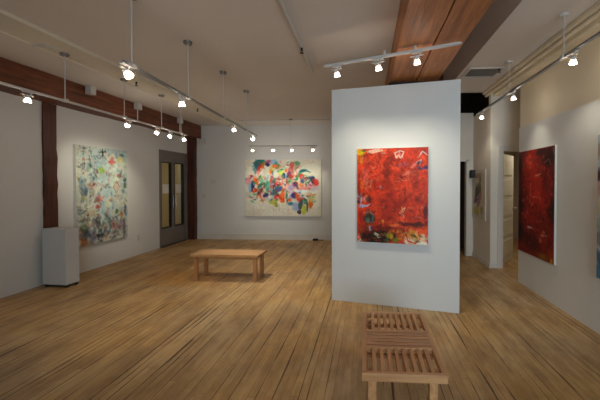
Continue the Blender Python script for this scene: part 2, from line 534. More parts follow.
# ================================================================ paintings
class Canvas:
    """rasterises brush marks into an array of paint colours (sRGB 0..255)"""

    def __init__(self, w, h, nx, ny, base, seed):
        self.w, self.h, self.nx, self.ny = w, h, nx, ny
        self.rng = np.random.RandomState(seed)
        self.a = np.ones((ny + 1, nx + 1, 3)) * np.array(base, float)
        self.U, self.V = np.meshgrid(np.linspace(0, 1, nx + 1), np.linspace(0, 1, ny + 1))   # V down
        self.asp = w / h

    def noise(self, fx, fy=None):
        fy = fy or fx
        g = self.rng.rand(fy + 2, fx + 2)
        x = self.U * fx; y = self.V * fy
        xi = np.minimum(x.astype(int), fx); yi = np.minimum(y.astype(int), fy)
        tx = x - xi; ty = y - yi
        tx = tx * tx * (3 - 2 * tx); ty = ty * ty * (3 - 2 * ty)
        return (g[yi, xi] * (1 - tx) + g[yi, xi + 1] * tx) * (1 - ty) + (g[yi + 1, xi] * (1 - tx) + g[yi + 1, xi + 1] * tx) * ty

    def blend(self, mask, col):
        mask = np.clip(mask, 0, 1)[..., None]
        self.a = self.a * (1 - mask) + np.array(col, float) * mask

    def blob(self, u, v, ru, rv, ang, col, op=0.9, soft=0.35, rag=0.5):
        du = (self.U - u) * self.asp; dv = self.V - v
        ca, sa = math.cos(math.radians(ang)), math.sin(math.radians(ang))
        x = (du * ca + dv * sa) / (ru * self.asp); y = (-du * sa + dv * ca) / rv
        d = np.sqrt(x * x + y * y) + (self.noise(16) - 0.5) * rag + (self.noise(44) - 0.5) * rag * 0.7
        self.blend((1 - d) / soft * op if op < 1 else (1 - d) / soft, col) if False else self.blend(np.clip((1 - d) / soft, 0, 1) * op, col)

    def line(self, pts, width, col, op=0.9):
        P = [((u) * self.asp, v) for u, v in pts]
        best = np.full(self.U.shape, 9.0)
        X = self.U * self.asp; Y = self.V
        for (x0, y0), (x1, y1) in zip(P[:-1], P[1:]):
            dx, dy = x1 - x0, y1 - y0
            t = np.clip(((X - x0) * dx + (Y - y0) * dy) / max(1e-9, dx * dx + dy * dy), 0, 1)
            best = np.minimum(best, np.hypot(X - x0 - t * dx, Y - y0 - t * dy))
        wv = width * (0.6 + 0.8 * self.noise(20))
        self.blend(np.clip((wv - best) / (width * 0.5), 0, 1) * op, col)

    def scatter(self, n, cols, box, r, op=0.6, stretch=1.0, soft=0.5):
        for _ in range(n):
            c = cols[self.rng.randint(len(cols))]
            u = self.rng.uniform(box[0], box[2]); v = self.rng.uniform(box[1], box[3])
            rr = r * self.rng.uniform(0.4, 1.5)
            du = (self.U - u) * self.asp; dv = self.V - v
            an = self.rng.uniform(0, math.pi)
            x = (du * math.cos(an) + dv * math.sin(an)) / (rr * stretch); y = (-du * math.sin(an) + dv * math.cos(an)) / rr
            self.blend(np.clip((1 - np.hypot(x, y)) / soft, 0, 1) * op, c)

    def texture(self, amt):
        n = (self.noise(60) - 0.5) * 0.6 + (self.noise(110, 110) - 0.5) * 0.6 + (self.noise(20) - 0.5) * 0.5
        self.a = self.a * (1 + n[..., None] * amt)

    def build(self, name, depth, label, loc, rz, group=None):
        """painting hangs with its centre-bottom at loc; its face looks to local -Y"""
        root = empty(name, loc, rz)
        tag(root, label, 'painting', group)
        w, h = self.w, self.h
        MB().box(-w / 2, w / 2, -depth, 0, 0, h, 0.002).build('stretched_canvas', M['canvas'], root)
        nx, ny = self.nx, self.ny
        X = (self.U - 0.5) * (w - 0.006); Z = (1 - self.V) * (h - 0.006) + 0.003
        co = np.stack([X, np.full_like(X, -depth - 0.0015), Z], -1).reshape(-1, 3)
        i = np.arange(ny)[:, None] * (nx + 1) + np.arange(nx)[None, :]
        f = np.stack([i, i + nx + 1, i + nx + 2, i + 1], -1).reshape(-1, 4)
        me = bpy.data.meshes.new('painted_face')
        me.from_pydata(co.tolist(), [], f.tolist())
        ca = me.color_attributes.new('paint', 'FLOAT_COLOR', 'POINT')
        c = np.clip(self.a.reshape(-1, 3), 0, 255) / 255.0
        c = np.where(c <= 0.04045, c / 12.92, ((c + 0.055) / 1.055) ** 2.4)
        ca.data.foreach_set('color', np.concatenate([c, np.ones((len(c), 1))], 1).ravel())
        me.materials.append(paint_mat)
        o = bpy.data.objects.new('painted_face', me)
        C.objects.link(o)
        o.parent = root
        return root


paint_mat = bpy.data.materials.new('oil_paint')
paint_mat.use_nodes = True
nt = paint_mat.node_tree
at = nt.nodes.new('ShaderNodeAttribute'); at.attribute_name = 'paint'
pbn = nt.nodes['Principled BSDF']
nt.links.new(at.outputs['Color'], pbn.inputs['Base Color'])
pbn.inputs['Roughness'].default_value = 0.45
pbn.inputs['Specular IOR Level'].default_value = 0.3
tcn = nt.nodes.new('ShaderNodeTexCoord')
nn = nt.nodes.new('ShaderNodeTexNoise'); nn.inputs['Scale'].default_value = 40
nt.links.new(tcn.outputs['Object'], nn.inputs['Vector'])
bpn = nt.nodes.new('ShaderNodeBump'); bpn.inputs['Strength'].default_value = 0.2; bpn.inputs['Distance'].default_value = 0.005
nt.links.new(nn.outputs['Fac'], bpn.inputs['Height']); nt.links.new(bpn.outputs['Normal'], pbn.inputs['Normal'])

# ---- colourful picture on the back wall (photo frame x 246..322, y 160..216)
cv = Canvas(2.03, 1.50, 200, 148, (226, 222, 204), 11)
Fx = lambda x: (x - 246) / 76.0
Fy = lambda y: (y - 160) / 56.0
def cb(x, y, rx, ry, ang, col, op=0.9, soft=0.4, rag=0.45): cv.blob(Fx(x), Fy(y), rx * 1.28 / 76.0, ry * 1.28 / 56.0, ang, col, op, soft, rag)
TEAL, NAVY, RED, ORG, PNK, GRN, LIM, LIL, SKY, MAR, CRM = (10, 92, 104), (22, 34, 92), (214, 44, 28), (244, 104, 34), (238, 150, 150), (40, 150, 96), (178, 190, 60), (176, 160, 206), (140, 190, 220), (110, 30, 50), (240, 234, 214)
cv.scatter(60, [CRM, (236, 226, 200), (214, 218, 200), (226, 212, 190)], (0, 0, 1, 1), 0.12, 0.4)
cv.scatter(110, [PNK, SKY, (230, 200, 170), (200, 210, 160), LIL, (240, 170, 130), (140, 180, 160)], (0.04, 0.28, 0.92, 0.72), 0.05, 0.5, 2.0, 1.0)
cv.scatter(40, [PNK, SKY, (200, 210, 160), (240, 170, 130), (140, 180, 160)], (0.15, 0.04, 0.72, 0.4), 0.045, 0.5, 1.8, 1.0)
cv.scatter(25, [(240, 236, 220)], (0.2, 0.2, 0.9, 0.7), 0.04, 0.7, 1.6, 0.8)
for a in [(258, 165, 4.2, 6.5, 10, TEAL), (263, 162, 3, 4, 0, (14, 110, 90)), (256, 171, 1.5, 4, 0, (90, 150, 150)), (260.5, 168.5, 2.2, 4.2, 20, RED), (263.5, 166.5, 1.3, 3.5, 15, (200, 110, 40)), (259, 173, 1.6, 2, 0, PNK),
          (269.5, 163, 3.2, 2.6, -20, (160, 60, 100)), (268.5, 165.5, 2.2, 1.6, 30, NAVY), (275, 162.5, 3.6, 2.4, 0, SKY), (277, 164, 2, 2, 0, (70, 160, 140)), (278, 167, 4.2, 2.2, -5, ORG), (273, 170, 2.4, 3.4, 30, (196, 160, 60)), (272, 173, 1.3, 2, 0, ORG),
          (266, 172, 2, 4, 0, (206, 200, 190)), (281, 171, 3, 1.2, -20, GRN), (282, 174, 2.6, 3.2, 0, (206, 220, 90)), (276, 176, 3.5, 3, 0, (230, 232, 220)), (284, 176.5, 1.8, 2, 0, (20, 60, 70)),
          (248, 179.5, 2.5, 1.2, 0, (90, 110, 130)), (250, 181, 3.5, 3.6, 10, PNK), (253, 186, 2, 5, 15, NAVY), (250.5, 187, 1.3, 5, 0, SKY), (257, 181, 2.2, 5, -10, ORG), (256, 190.5, 2.4, 2, 0, RED), (261, 178, 2.4, 3, 0, (186, 190, 90)), (262.5, 181.5, 2, 2.4, 0, (110, 190, 170)),
          (262, 186.5, 4.2, 3, -25, (50, 110, 80)), (261, 192, 3.6, 1.6, -45, (70, 40, 44)), (264, 188, 1.4, 3.4, 20, (150, 60, 40)), (268.5, 186, 2.4, 6.5, 5, (70, 160, 120)), (272.5, 183, 1.5, 7, 5, (190, 90, 90)), (275, 186, 1.4, 5, 0, MAR),
          (268, 195, 3.6, 1.9, -18, NAVY), (275, 180.5, 2.4, 3, 20, (90, 120, 110)), (279.5, 183.5, 3.2, 2.8, -20, RED), (279, 189, 4.2, 2.6, -10, (60, 80, 140)), (275, 193, 3.6, 3, 30, (50, 90, 90)), (279, 197.5, 4, 3.2, 0, (216, 60, 36)), (283.5, 194.5, 1.9, 6.5, 5, ORG), (283, 200, 2.6, 2.4, 0, ORG),
          (274, 201.5, 3.6, 3, 20, LIM), (277, 204, 1.6, 3, 0, (150, 160, 50)), (292, 170, 3.4, 4.4, 10, (200, 110, 110)), (293, 166, 2.2, 3, 10, (190, 90, 70)), (290, 174.5, 2, 2.6, 0, (130, 50, 90)), (292.5, 177, 3.6, 2.4, 0, RED), (287, 171, 1.4, 2, 0, ORG), (298.5, 164, 3, 2.4, -15, (90, 150, 100)), (296.5, 169, 1.4, 2.4, 0, (150, 150, 120)),
          (285, 176, 1.5, 2.6, 0, (24, 60, 90)), (287.5, 177, 1.4, 2.6, 0, SKY), (300, 175, 4, 1.7, -50, GRN), (304, 171.2, 4, 1.3, -8, TEAL), (309, 172, 3, 0.7, 15, (60, 130, 100)), (297.5, 179, 2.4, 1.8, -30, GRN), (302.5, 176.5, 2.4, 2.6, 20, (226, 60, 40)), (290, 181.5, 3.6, 2, 0, (110, 190, 130)),
          (304, 181, 2, 3, 40, (60, 90, 130)), (309, 178.2, 4.6, 1.3, -5, (60, 100, 130)), (313.5, 179.5, 2.2, 2.2, 0, (30, 56, 96)), (307, 183, 2.6, 1.6, 0, (196, 200, 150)), (316, 182.5, 3.4, 3.4, 10, (224, 50, 34)), (310.5, 185.5, 4, 2, 0, PNK), (301, 185, 3.6, 1.9, 0, (240, 150, 90)), (304, 188.5, 8, 1.5, 0, (236, 140, 130)),
          (295.5, 184.5, 2.4, 2.6, 0, (110, 50, 110)), (292, 187.5, 3, 3, 0, LIL), (288, 195.5, 1.8, 4.5, 0, (30, 120, 84)), (291.5, 196, 1.8, 4, 0, LIL), (295.5, 195.5, 3, 3.2, 20, (36, 40, 110)), (298.5, 194, 1.6, 2.4, 0, (200, 130, 110)), (290.5, 200, 2.4, 2, 0, ORG), (299.5, 199, 2, 1.9, 0, (240, 70, 34)), (302.6, 199, 1.7, 2.1, 0, (224, 40, 34)),
          (291, 203.5, 3.8, 1.9, 0, (40, 110, 140)), (297, 206, 4, 3.4, 0, (150, 170, 206)), (301.5, 205, 2.2, 5, 5, (50, 74, 84)), (300, 211.5, 1.7, 2, 0, (60, 40, 50)), (306, 201, 1.6, 3.6, -20, (70, 140, 110)), (305, 209.5, 2.2, 4.6, 0, (196, 200, 60)), (308, 206, 0.9, 5.5, 0, (60, 90, 40)), (311.5, 203.5, 2.5, 4.8, 0, (226, 96, 28)), (313, 198, 3, 4, 0, (200, 206, 120)), (311, 195, 3, 2, 0, (226, 180, 110)),
          (302, 191.5, 7, 1.4, 0, (226, 234, 240)), (286, 185, 2, 3, 0, CRM), (249, 194.5, 3, 2, 0, (216, 206, 170))]:
    cb(*a)
cv.scatter(200, [RED, TEAL, ORG, (240, 236, 220), NAVY, PNK, GRN, (240, 236, 220), SKY, (60, 40, 50)], (0.03, 0.28, 0.92, 0.74), 0.018, 0.75, 2.4, 0.8)
cv.scatter(50, [RED, TEAL, ORG, (240, 236, 220), PNK, GRN, (240, 236, 220)], (0.14, 0.03, 0.75, 0.35), 0.018, 0.7, 2.2, 0.8)
for x in (274.5, 277, 280, 305, 311, 309, 289, 300):
    cv.line([(Fx(x), 0.78), (Fx(x + random.uniform(-.4, .4)), random.uniform(0.88, 0.99))], 0.006, (170, 120, 80), 0.5)
cv.texture(0.12)
cv.build('abstract_painting', 0.04, 'wide cream painting with bright multicoloured brush strokes on the far back wall', (-2.20, YB - 0.004, 0.62), 0)

# ---- red picture on the partition (photo frame x 357..428, y 148..243)
cv = Canvas(0.855, 1.145, 150, 200, (206, 56, 26), 5)
Fx = lambda x: (x - 357) / 71.5
Fy = lambda y: (y - 148) / 96.0
def pbx(x, y, rx, ry, ang, col, op=0.85, soft=0.5, rag=0.6): cv.blob(Fx(x), Fy(y), rx * 1.25 / 71.5, ry * 1.25 / 96.0, ang, col, op, soft, rag)
cv.scatter(70, [(230, 74, 30), (196, 52, 24), (214, 74, 40), (150, 34, 20), (234, 84, 40), (120, 30, 18)], (0, 0, 1, 1), 0.07, 0.45, 2.6, 0.9)
for a in [(361, 152, 5, 5, 0, (240, 210, 30)), (364, 150, 2.2, 1.6, 0, (60, 90, 30)), (361, 160, 3, 4, 0, (234, 130, 30)), (377, 150.5, 9, 1.6, -4, (236, 206, 180)), (384, 153, 3, 1, 0, (240, 190, 170)), (390, 162, 6, 7, 40, (110, 26, 16), 0.6), (388, 172, 5, 4, 0, (90, 24, 16), 0.6), (380, 156, 6, 4, 0, (150, 40, 22), 0.6),
          (364, 175, 5, 8, 10, (206, 90, 80), 0.5), (371, 165, 5, 4, 0, (150, 30, 24), 0.5), (361, 185, 3.5, 6, 0, (236, 110, 40), 0.6), (366, 182, 2.5, 4, 0, (214, 130, 100), 0.4), (382, 187.5, 1.5, 1.5, 0, (170, 130, 160)), (404, 165, 9, 2.5, -8, (170, 90, 110), 0.6), (415, 166, 5, 2.6, -8, (224, 110, 100)), (421, 168.5, 4, 1.2, 20, (60, 60, 120)), (426, 168.5, 2.6, 2, 0, (40, 50, 110)),
          (420, 163, 2.5, 1.5, 0, (50, 40, 40)), (401, 152, 4, 4, 0, (150, 50, 40), 0.6), (424, 152, 2, 3, 0, (130, 30, 20), 0.7), (410, 173, 8, 1.5, -10, (226, 120, 100), 0.5),
          (360, 198, 3, 6, 0, (130, 120, 140), 0.8), (366, 199, 3, 3, 0, (226, 170, 150), 0.6), (363, 207, 5, 1.8, -6, (150, 170, 210)), (370, 200, 3, 4, 0, (60, 30, 30), 0.7), (359, 203, 2, 2, 0, (30, 30, 40)),
          (370, 218, 5.5, 6.5, 0, (34, 50, 40), 0.9), (369, 222, 2.4, 3, 0, (90, 110, 100), 0.7), (362, 218, 2.5, 7, 0, (150, 34, 20)), (364, 231, 6, 3, 0, (150, 60, 34), 0.7), (371, 230, 1.6, 2.4, 0, (160, 180, 210)), (360, 239, 5, 4, 0, (226, 120, 90), 0.9), (360, 243, 4, 2, 0, (232, 206, 190), 0.9),
          (382, 237, 19, 8, 0, (44, 20, 12), 0.95), (378, 236, 3, 1.6, 20, (190, 190, 160), 0.8), (372, 237, 3, 2.5, 0, (40, 30, 14)), (391, 236.5, 5, 3.5, 0, (170, 150, 30), 0.9), (397, 241, 4, 3, 0, (110, 120, 30), 0.9), (388, 241, 2.5, 1.8, 0, (60, 90, 40)),
          (404, 236, 5, 4, 0, (216, 100, 30), 0.9), (399, 232, 8, 2, 0, (206, 110, 30), 0.7), (417, 239, 11, 7.5, 0, (222, 196, 156), 0.95), (413, 234, 6, 5, 10, (206, 140, 40), 0.9), (424, 230.5, 4, 4, 0, (226, 80, 24)), (420, 224, 7, 2.8, 0, (60, 24, 20), 0.8), (408, 224, 9, 2.4, 0, (70, 24, 16), 0.8), (385, 229, 14, 2.5, 0, (110, 30, 16), 0.7), (376, 244, 8, 2, 0, (24, 16, 12), 0.9), (395, 226, 6, 1.6, 0, (230, 110, 40), 0.7), (401, 243, 3, 2.5, 0, (200, 60, 30), 0.9), (422, 243, 5, 2, 0, (236, 222, 196), 0.95), (426, 210, 2, 6, 0, (80, 30, 34), 0.8), (425, 243, 3, 2, 0, (236, 224, 206)), (409, 241, 3, 3, 0, (226, 206, 180), 0.8),
          (386, 208, 2, 2, 0, (120, 50, 30)), (384, 222, 1.5, 1.5, 0, (200, 150, 40)), (393, 196, 3, 8, 30, (150, 30, 20), 0.4), (420, 195, 6, 8, 0, (210, 60, 30), 0.5), (408, 185, 12, 6, 0, (220, 64, 28), 0.6), (359, 190, 1.3, 10, 0, (110, 30, 20), 0.5)]:
    pbx(*a)
def pl(pts, wd, col, op=0.8): cv.line([(Fx(x), Fy(y)) for x, y in pts], wd, col, op)
pl([(396, 153), (397.5, 158), (400, 155), (402, 159), (405, 152), (401, 151), (396, 153)], 0.007, (232, 220, 210))
pl([(399, 151), (404, 158)], 0.005, (232, 220, 210), 0.7)
pl([(419, 158), (423, 152), (428, 156)], 0.006, (220, 200, 200)); pl([(417, 163), (422, 160), (420, 166)], 0.006, (190, 190, 210))
pl([(403, 176), (409, 173.5), (410, 180), (404, 181), (400, 178)], 0.005, (226, 140, 110), 0.7)
pl([(404, 214), (406, 208), (402, 211), (405, 216), (401, 213)], 0.007, (240, 200, 160)); pl([(403, 207), (405, 218)], 0.005, (244, 200, 150))
pl([(367, 183), (372, 180), (371, 187), (366, 187), (367, 183)], 0.006, (220, 160, 130), 0.6)
pl([(357, 196), (362, 199), (360, 205), (367, 207), (372, 204)], 0.006, (180, 190, 220), 0.8)
pl([(407, 234), (409, 241), (416, 243), (421, 238), (419, 232)], 0.009, (196, 60, 24), 0.9)
pl([(366, 214), (370, 212), (374, 216), (373, 223), (368, 224), (366, 219)], 0.006, (110, 130, 120), 0.8)
pl([(376, 234), (379, 239), (382, 238)], 0.005, (210, 210, 190), 0.9)
cv.scatter(260, [(110, 24, 16), (90, 20, 16), (236, 96, 50), (80, 24, 16), (226, 130, 110), (150, 40, 22)], (0.03, 0.05, 0.98, 0.80), 0.014, 0.42, 2.6, 0.9)
cv.scatter(40, [(30, 20, 12), (200, 110, 40), (120, 40, 20)], (0.1, 0.8, 0.98, 0.98), 0.014, 0.6, 2.2, 0.9)
cv.texture(0.35)
pc = pa + pd * 0.772
cv.build('abstract_painting', 0.04, 'red painting with yellow corner and white scribbles, hung on the free-standing partition', (pc.x + pd.y * 0.003, pc.y - pd.x * 0.003, 0.775), prz)

# ---- pale picture on the left wall
cv = Canvas(1.11, 1.68, 110, 168, (196, 204, 188), 21)
Fx = lambda x: (x - 76) / 51.5
Fy = lambda y: (y - 145) / 98.0
def lb(x, y, rx, ry, ang, col, op=0.8, soft=0.5, rag=0.6): cv.blob(Fx(x), Fy(y), rx * 1.25 / 51.5, ry * 1.25 / 98.0, ang, col, op, soft, rag)
cv.scatter(90, [(206, 214, 190), (170, 196, 196), (222, 222, 200), (150, 180, 186), (214, 200, 176)], (0, 0, 1, 1), 0.07, 0.5, 1.5)
for a in [(96, 175, 8, 10, 0, (170, 206, 206)), (112, 172, 8, 20, 0, (206, 222, 206)), (104, 200, 9, 22, 0, (176, 206, 206)), (99, 169, 3.5, 3.5, 0, (150, 180, 60)), (95, 170, 2, 3, 0, (80, 70, 40)), (87, 165, 2, 5, 0, (110, 150, 140)), (110, 159, 3, 5.5, 0, (216, 120, 100)), (110, 159, 4.5, 1.5, 0, (206, 90, 80)), (119, 156, 4, 3, 0, (214, 208, 130)), (122, 151, 3.5, 1.5, 5, (90, 120, 140)),
          (83, 158, 1.5, 1.5, 0, (180, 70, 60)), (97, 199, 3.8, 4.5, 0, (224, 96, 80)), (96, 206, 2.5, 2, 0, (170, 60, 50)), (90, 185, 5, 5, 0, (206, 150, 130), 0.5), (84, 190, 2, 5, 0, (60, 90, 110)), (80, 182, 2, 8, 0, (100, 140, 160), 0.6), (118, 174, 3, 2.5, 0, (150, 110, 100), 0.7), (115, 186, 4, 6, 0, (236, 226, 206)), (115, 186, 2, 3, 0, (226, 190, 160)),
          (124.5, 178, 1.8, 3, 0, (40, 70, 70)), (124.5, 184, 1.6, 3, 0, (30, 50, 60)), (107, 202, 3.5, 5, 0, (226, 226, 190)), (83, 226, 4, 5, 0, (90, 110, 60)), (84, 232, 3, 4, 0, (60, 70, 90), 0.7), (82, 241, 3.5, 6, 0, (190, 110, 50)), (90, 235, 4, 7, 0, (130, 120, 140), 0.7), (95, 222, 2.4, 6, 0, (40, 56, 66)), (95.5, 219, 1.2, 2.5, 0, (150, 170, 160)), (97, 232, 2, 3, 0, (40, 70, 100)), (97, 236, 4, 2, 0, (30, 40, 50)), (103, 218, 3, 9, 0, (160, 186, 170), 0.6),
          (111, 226, 2.5, 6, 0, (206, 110, 90), 0.8), (120, 216, 3, 5, 0, (180, 130, 60), 0.8), (124.5, 210, 1.8, 5, 0, (50, 60, 100)), (118, 228, 6, 7, 0, (150, 130, 140), 0.6), (123, 230, 2, 6, 0, (90, 80, 110), 0.7), (107, 222, 1.4, 3, 0, (60, 80, 70)), (115, 213, 1.4, 2.5, 0, (60, 100, 70)), (88, 212, 4, 4, 0, (190, 160, 110), 0.5)]:
    lb(*a)
def ll(pts, wd, col, op=0.85): cv.line([(Fx(x), Fy(y)) for x, y in pts], wd, col, op)
DK = (40, 40, 40)
ll([(97, 150), (104, 149)], 0.008, DK); ll([(100.5, 147), (100.5, 156)], 0.009, DK); ll([(98, 147), (101, 152), (104, 157)], 0.006, DK); ll([(103.5, 147), (100, 152), (97.5, 157)], 0.006, DK)
for (x, y) in ((89, 150), (82, 151), (88, 158), (83, 163)):
    ll([(x - 1.5, y), (x + 1.5, y - 0.5)], 0.006, (90, 90, 90), 0.7); ll([(x, y - 3), (x + 0.3, y + 3)], 0.006, (80, 84, 84), 0.7)
ll([(94, 235), (100, 235)], 0.01, (24, 30, 40)); ll([(95, 228), (95.5, 240)], 0.006, (24, 30, 40)); ll([(115, 180), (111.5, 186), (115, 193), (118.5, 186), (115, 180)], 0.006, (150, 110, 90), 0.6)
cv.scatter(260, [(60, 80, 90), (190, 90, 80), (236, 232, 214), (90, 130, 140), (150, 150, 90), (206, 150, 120), (50, 60, 60), (200, 214, 214)], (0.02, 0.2, 0.98, 0.98), 0.016, 0.5, 2.0, 0.9)
cv.scatter(120, [(50, 60, 80), (150, 90, 60), (110, 100, 120), (60, 80, 90), (180, 190, 190)], (0.0, 0.72, 1.0, 1.0), 0.018, 0.55, 2.0, 0.9)
cv.scatter(90, [(40, 44, 50), (120, 90, 80), (100, 130, 140)], (0.0, 0.0, 0.45, 0.75), 0.010, 0.6, 2.0)
cv.scatter(90, [(120, 130, 120), (236, 232, 214), (206, 150, 140)], (0.02, 0.02, 0.98, 0.3), 0.009, 0.5, 1.8)
cv.texture(0.2)
cv.build('abstract_painting', 0.045, 'tall pale blue and cream painting with small dark symbols on the left wall', (XL + 0.003, 5.465, 0.45), math.pi / 2)

# ---- dark red picture on the right wall
cv = Canvas(0.925, 1.46, 110, 168, (120, 22, 14), 31)
Fx = lambda x: (x - 519) / 36.0
Fy = lambda y: (y - 148) / 112.0
def rb_(x, y, rx, ry, ang, col, op=0.8, soft=0.6, rag=0.5): cv.blob(Fx(x), Fy(y), rx / 36.0, ry / 112.0, ang, col, op, soft, rag)
for a in [(533, 165, 9, 24, 0, (206, 46, 22)), (537, 190, 11, 26, 0, (196, 40, 20)), (534, 215, 8, 18, 0, (170, 34, 18), 0.7), (545, 200, 8, 14, 0, (186, 36, 20), 0.6), (531, 158, 4, 8, 0, (226, 70, 40), 0.7), (551, 158, 7, 12, 0, (30, 8, 8)), (543, 152, 6, 6, 0, (50, 10, 8), 0.8), (521, 165, 3, 18, 0, (36, 8, 8), 0.9), (522, 205, 3.5, 30, 0, (40, 8, 8), 0.9), (522, 240, 5, 14, 0, (24, 10, 14), 0.95),
          (553, 210, 4, 14, 0, (40, 10, 10), 0.85), (554, 180, 2.5, 20, 0, (90, 14, 10), 0.7), (535, 245, 14, 12, 0, (60, 14, 12), 0.8), (545, 238, 8, 8, 0, (150, 40, 22), 0.7), (552, 252, 3, 7, 0, (160, 60, 20), 0.7), (546, 256, 6, 4, 0, (120, 90, 20), 0.8), (553, 258, 2, 3, 0, (190, 150, 30), 0.8), (540, 222, 6, 6, 0, (140, 26, 16), 0.7), (533, 233, 4, 3, 0, (90, 20, 20), 0.6)]:
    rb_(*a)
def rl(pts, wd, col, op=0.8): cv.line([(Fx(x), Fy(y)) for x, y in pts], wd, col, op)
rl([(537, 176), (543, 174)], 0.009, (230, 150, 120)); rl([(532.5, 184), (533, 194), (532, 206)], 0.007, (230, 130, 90), 0.8); rl([(535, 198), (541, 198)], 0.008, (226, 140, 120))
rl([(530, 231), (535, 230.5)], 0.010, (226, 170, 160)); rl([(544, 238), (546, 231), (549, 235), (543, 236)], 0.007, (214, 150, 130)); rl([(546, 163), (550, 160), (552, 166)], 0.007, (190, 110, 100), 0.7); rl([(530, 162), (534, 160), (532, 168), (529, 165)], 0.007, (240, 130, 90), 0.6)
rl([(553.5, 150), (554.5, 156)], 0.006, (200, 160, 170), 0.7); rl([(526, 215), (528, 222)], 0.006, (220, 110, 90), 0.6)
cv.scatter(150, [(226, 90, 60), (40, 8, 8), (200, 60, 40), (90, 14, 10)], (0.1, 0.05, 0.95, 0.9), 0.012, 0.5, 2.2)
cv.texture(0.35)
cv.build('abstract_painting', 0.028, 'tall dark red and black painting on the right wall', (XR - 0.003, 4.478, 0.50), -math.pi / 2)

# ---- picture cut by the right edge of the photograph
cv = Canvas(1.0, 1.40, 80, 112, (186, 196, 200), 41)
cv.scatter(80, [(196, 206, 206), (160, 176, 190), (214, 210, 200)], (0, 0, 1, 1), 0.09, 0.5, 1.5)
for (v, c) in ((0.12, (150, 130, 120)), (0.28, (60, 30, 34)), (0.38, (190, 150, 140)), (0.5, (200, 190, 150)), (0.62, (150, 170, 160)), (0.72, (120, 130, 130)), (0.86, (60, 96, 130)), (0.95, (50, 110, 150))):
    cv.blob(0.06, v, 0.14, 0.06, 0, c, 0.85)
    cv.blob(0.45 + 0.3 * random.random(), v, 0.2, 0.06, 20, c, 0.6)
cv.scatter(90, [(60, 80, 110), (170, 70, 60), (226, 222, 210)], (0, 0, 1, 1), 0.014, 0.6, 2)
cv.texture(0.2)
cv.build('abstract_painting', 0.05, 'pale blue-grey painting cut off by the right edge of the photo', (XR - 0.003, 2.765, 0.57), -math.pi / 2)

# ---- small picture in the hallway
cv = Canvas(0.72, 0.95, 60, 80, (206, 196, 178), 51)
for a in [(0.35, 0.5, 0.16, 0.22, 20, (60, 36, 50)), (0.55, 0.4, 0.2, 0.14, 60, (110, 96, 40)), (0.62, 0.25, 0.1, 0.16, 10, (140, 130, 50)), (0.3, 0.62, 0.2, 0.08, -20, (90, 60, 100)), (0.35, 0.85, 0.26, 0.1, 0, (190, 170, 40)), (0.75, 0.82, 0.12, 0.08, 0, (170, 150, 50)), (0.6, 0.6, 0.12, 0.2, 30, (170, 110, 100)), (0.5, 0.12, 0.3, 0.06, 0, (180, 140, 120))]:
    cv.blob(*a[:4], a[4], a[5], 0.85)
cv.line([(0.3, 0.3), (0.5, 0.55), (0.4, 0.75)], 0.02, (36, 26, 36)); cv.line([(0.7, 0.15), (0.5, 0.5)], 0.015, (40, 40, 30))
cv.texture(0.2)
cv.build('abstract_painting', 0.015, 'small yellow and purple painting on the hallway wall beyond the partition', (2.167, 6.33, 0.81), -math.pi / 2)

# ================================================================ pedestal
pr = empty('display_pedestal', (-4.47, 4.44, 0), math.radians(-4))
tag(pr, 'white box pedestal standing against the left wall in front of a timber post', 'pedestal')
MB().box(-0.20, 0.185, -0.12, 0.08, 0.035, 0.84, 0.004).build('pedestal_box', M['pedestal'], pr)
for sx in (-1, 1):
    for sy in (-1, 1):
        MB().tube((sx * 0.16, -0.02 + sy * 0.07, 0), (sx * 0.16, -0.02 + sy * 0.07, 0.036), 0.022).build('foot', M['black'], pr, True)
MB().box(-0.18, 0.17, -0.105, 0.065, 0.012, 0.036).build('plinth', M['black'], pr)

# ================================================================ oak bench (middle of the room)
br = empty('wooden_bench', (-2.155, 4.90, 0), math.radians(-1))
tag(br, 'plain light wooden bench with solid top in the middle of the room', 'bench')
MB().box(-0.53, 0.53, -0.20, 0.20, 0.378, 0.415, 0.004).build('bench_top', M['oak'], br)
MB().box(-0.44, 0.44, -0.155, -0.137, 0.34, 0.379).box(-0.44, 0.44, 0.137, 0.155, 0.34, 0.379).box(-0.45, -0.432, -0.137, 0.137, 0.34, 0.379).box(0.432, 0.45, -0.137, 0.137, 0.34, 0.379).build('apron', M['oak'], br)
for sx in (-1, 1):
    for sy in (-1, 1):
        x, y = sx * 0.465, sy * 0.145
        MB().box(x - 0.027, x + 0.027, y - 0.024, y + 0.024, 0, 0.38, 0.003).build('leg', M['oakz'], br)

# ================================================================ slatted bench (front)
sb = empty('slatted_bench', (0.225, 2.37, 0), 0)
tag(sb, 'low slatted maple bench in the foreground before the white partition', 'bench')
L2, W2, T = 0.465, 0.255, 0.36
for (y0, y1) in ((-L2, -L2 + 0.028), (L2 - 0.028, L2)):
    MB().box(-W2, W2, y0, y1, T - 0.050, T, 0.002).build('end_rail', M['benchx'], sb)
for (x0, x1) in ((-W2, -W2 + 0.028), (W2 - 0.028, W2)):
    MB().box(x0, x1, -L2 + 0.028, L2 - 0.028, T - 0.050, T, 0.002).build('side_rail', M['bench'], sb)
n = 8
inner = 2 * (W2 - 0.028)
for (y0, y1) in ((-L2 + 0.028, -0.165), (0.125, L2 - 0.028)):
    pitch = inner / 9
    for k in range(n):
        x = -inner / 2 + pitch * (k + 1)
        MB().box(x - 0.0125, x + 0.0125, y0, y1, T - 0.040, T - 0.001, 0.002).build('slat', M['bench'], sb)
for k in range(6):
    y = -0.165 + 0.024 + k * 0.0485
    MB().box(-W2 + 0.028, W2 - 0.028, y - 0.017, y + 0.017, T - 0.032, T - 0.001, 0.002).build('cross_slat', M['benchx'], sb)
for y in (0.30, -0.165, 0.12):
    MB().box(-W2 + 0.028, W2 - 0.028, y - 0.014, y + 0.014, T - 0.062, T - 0.041).build('cross_rail', M['benchx'], sb)
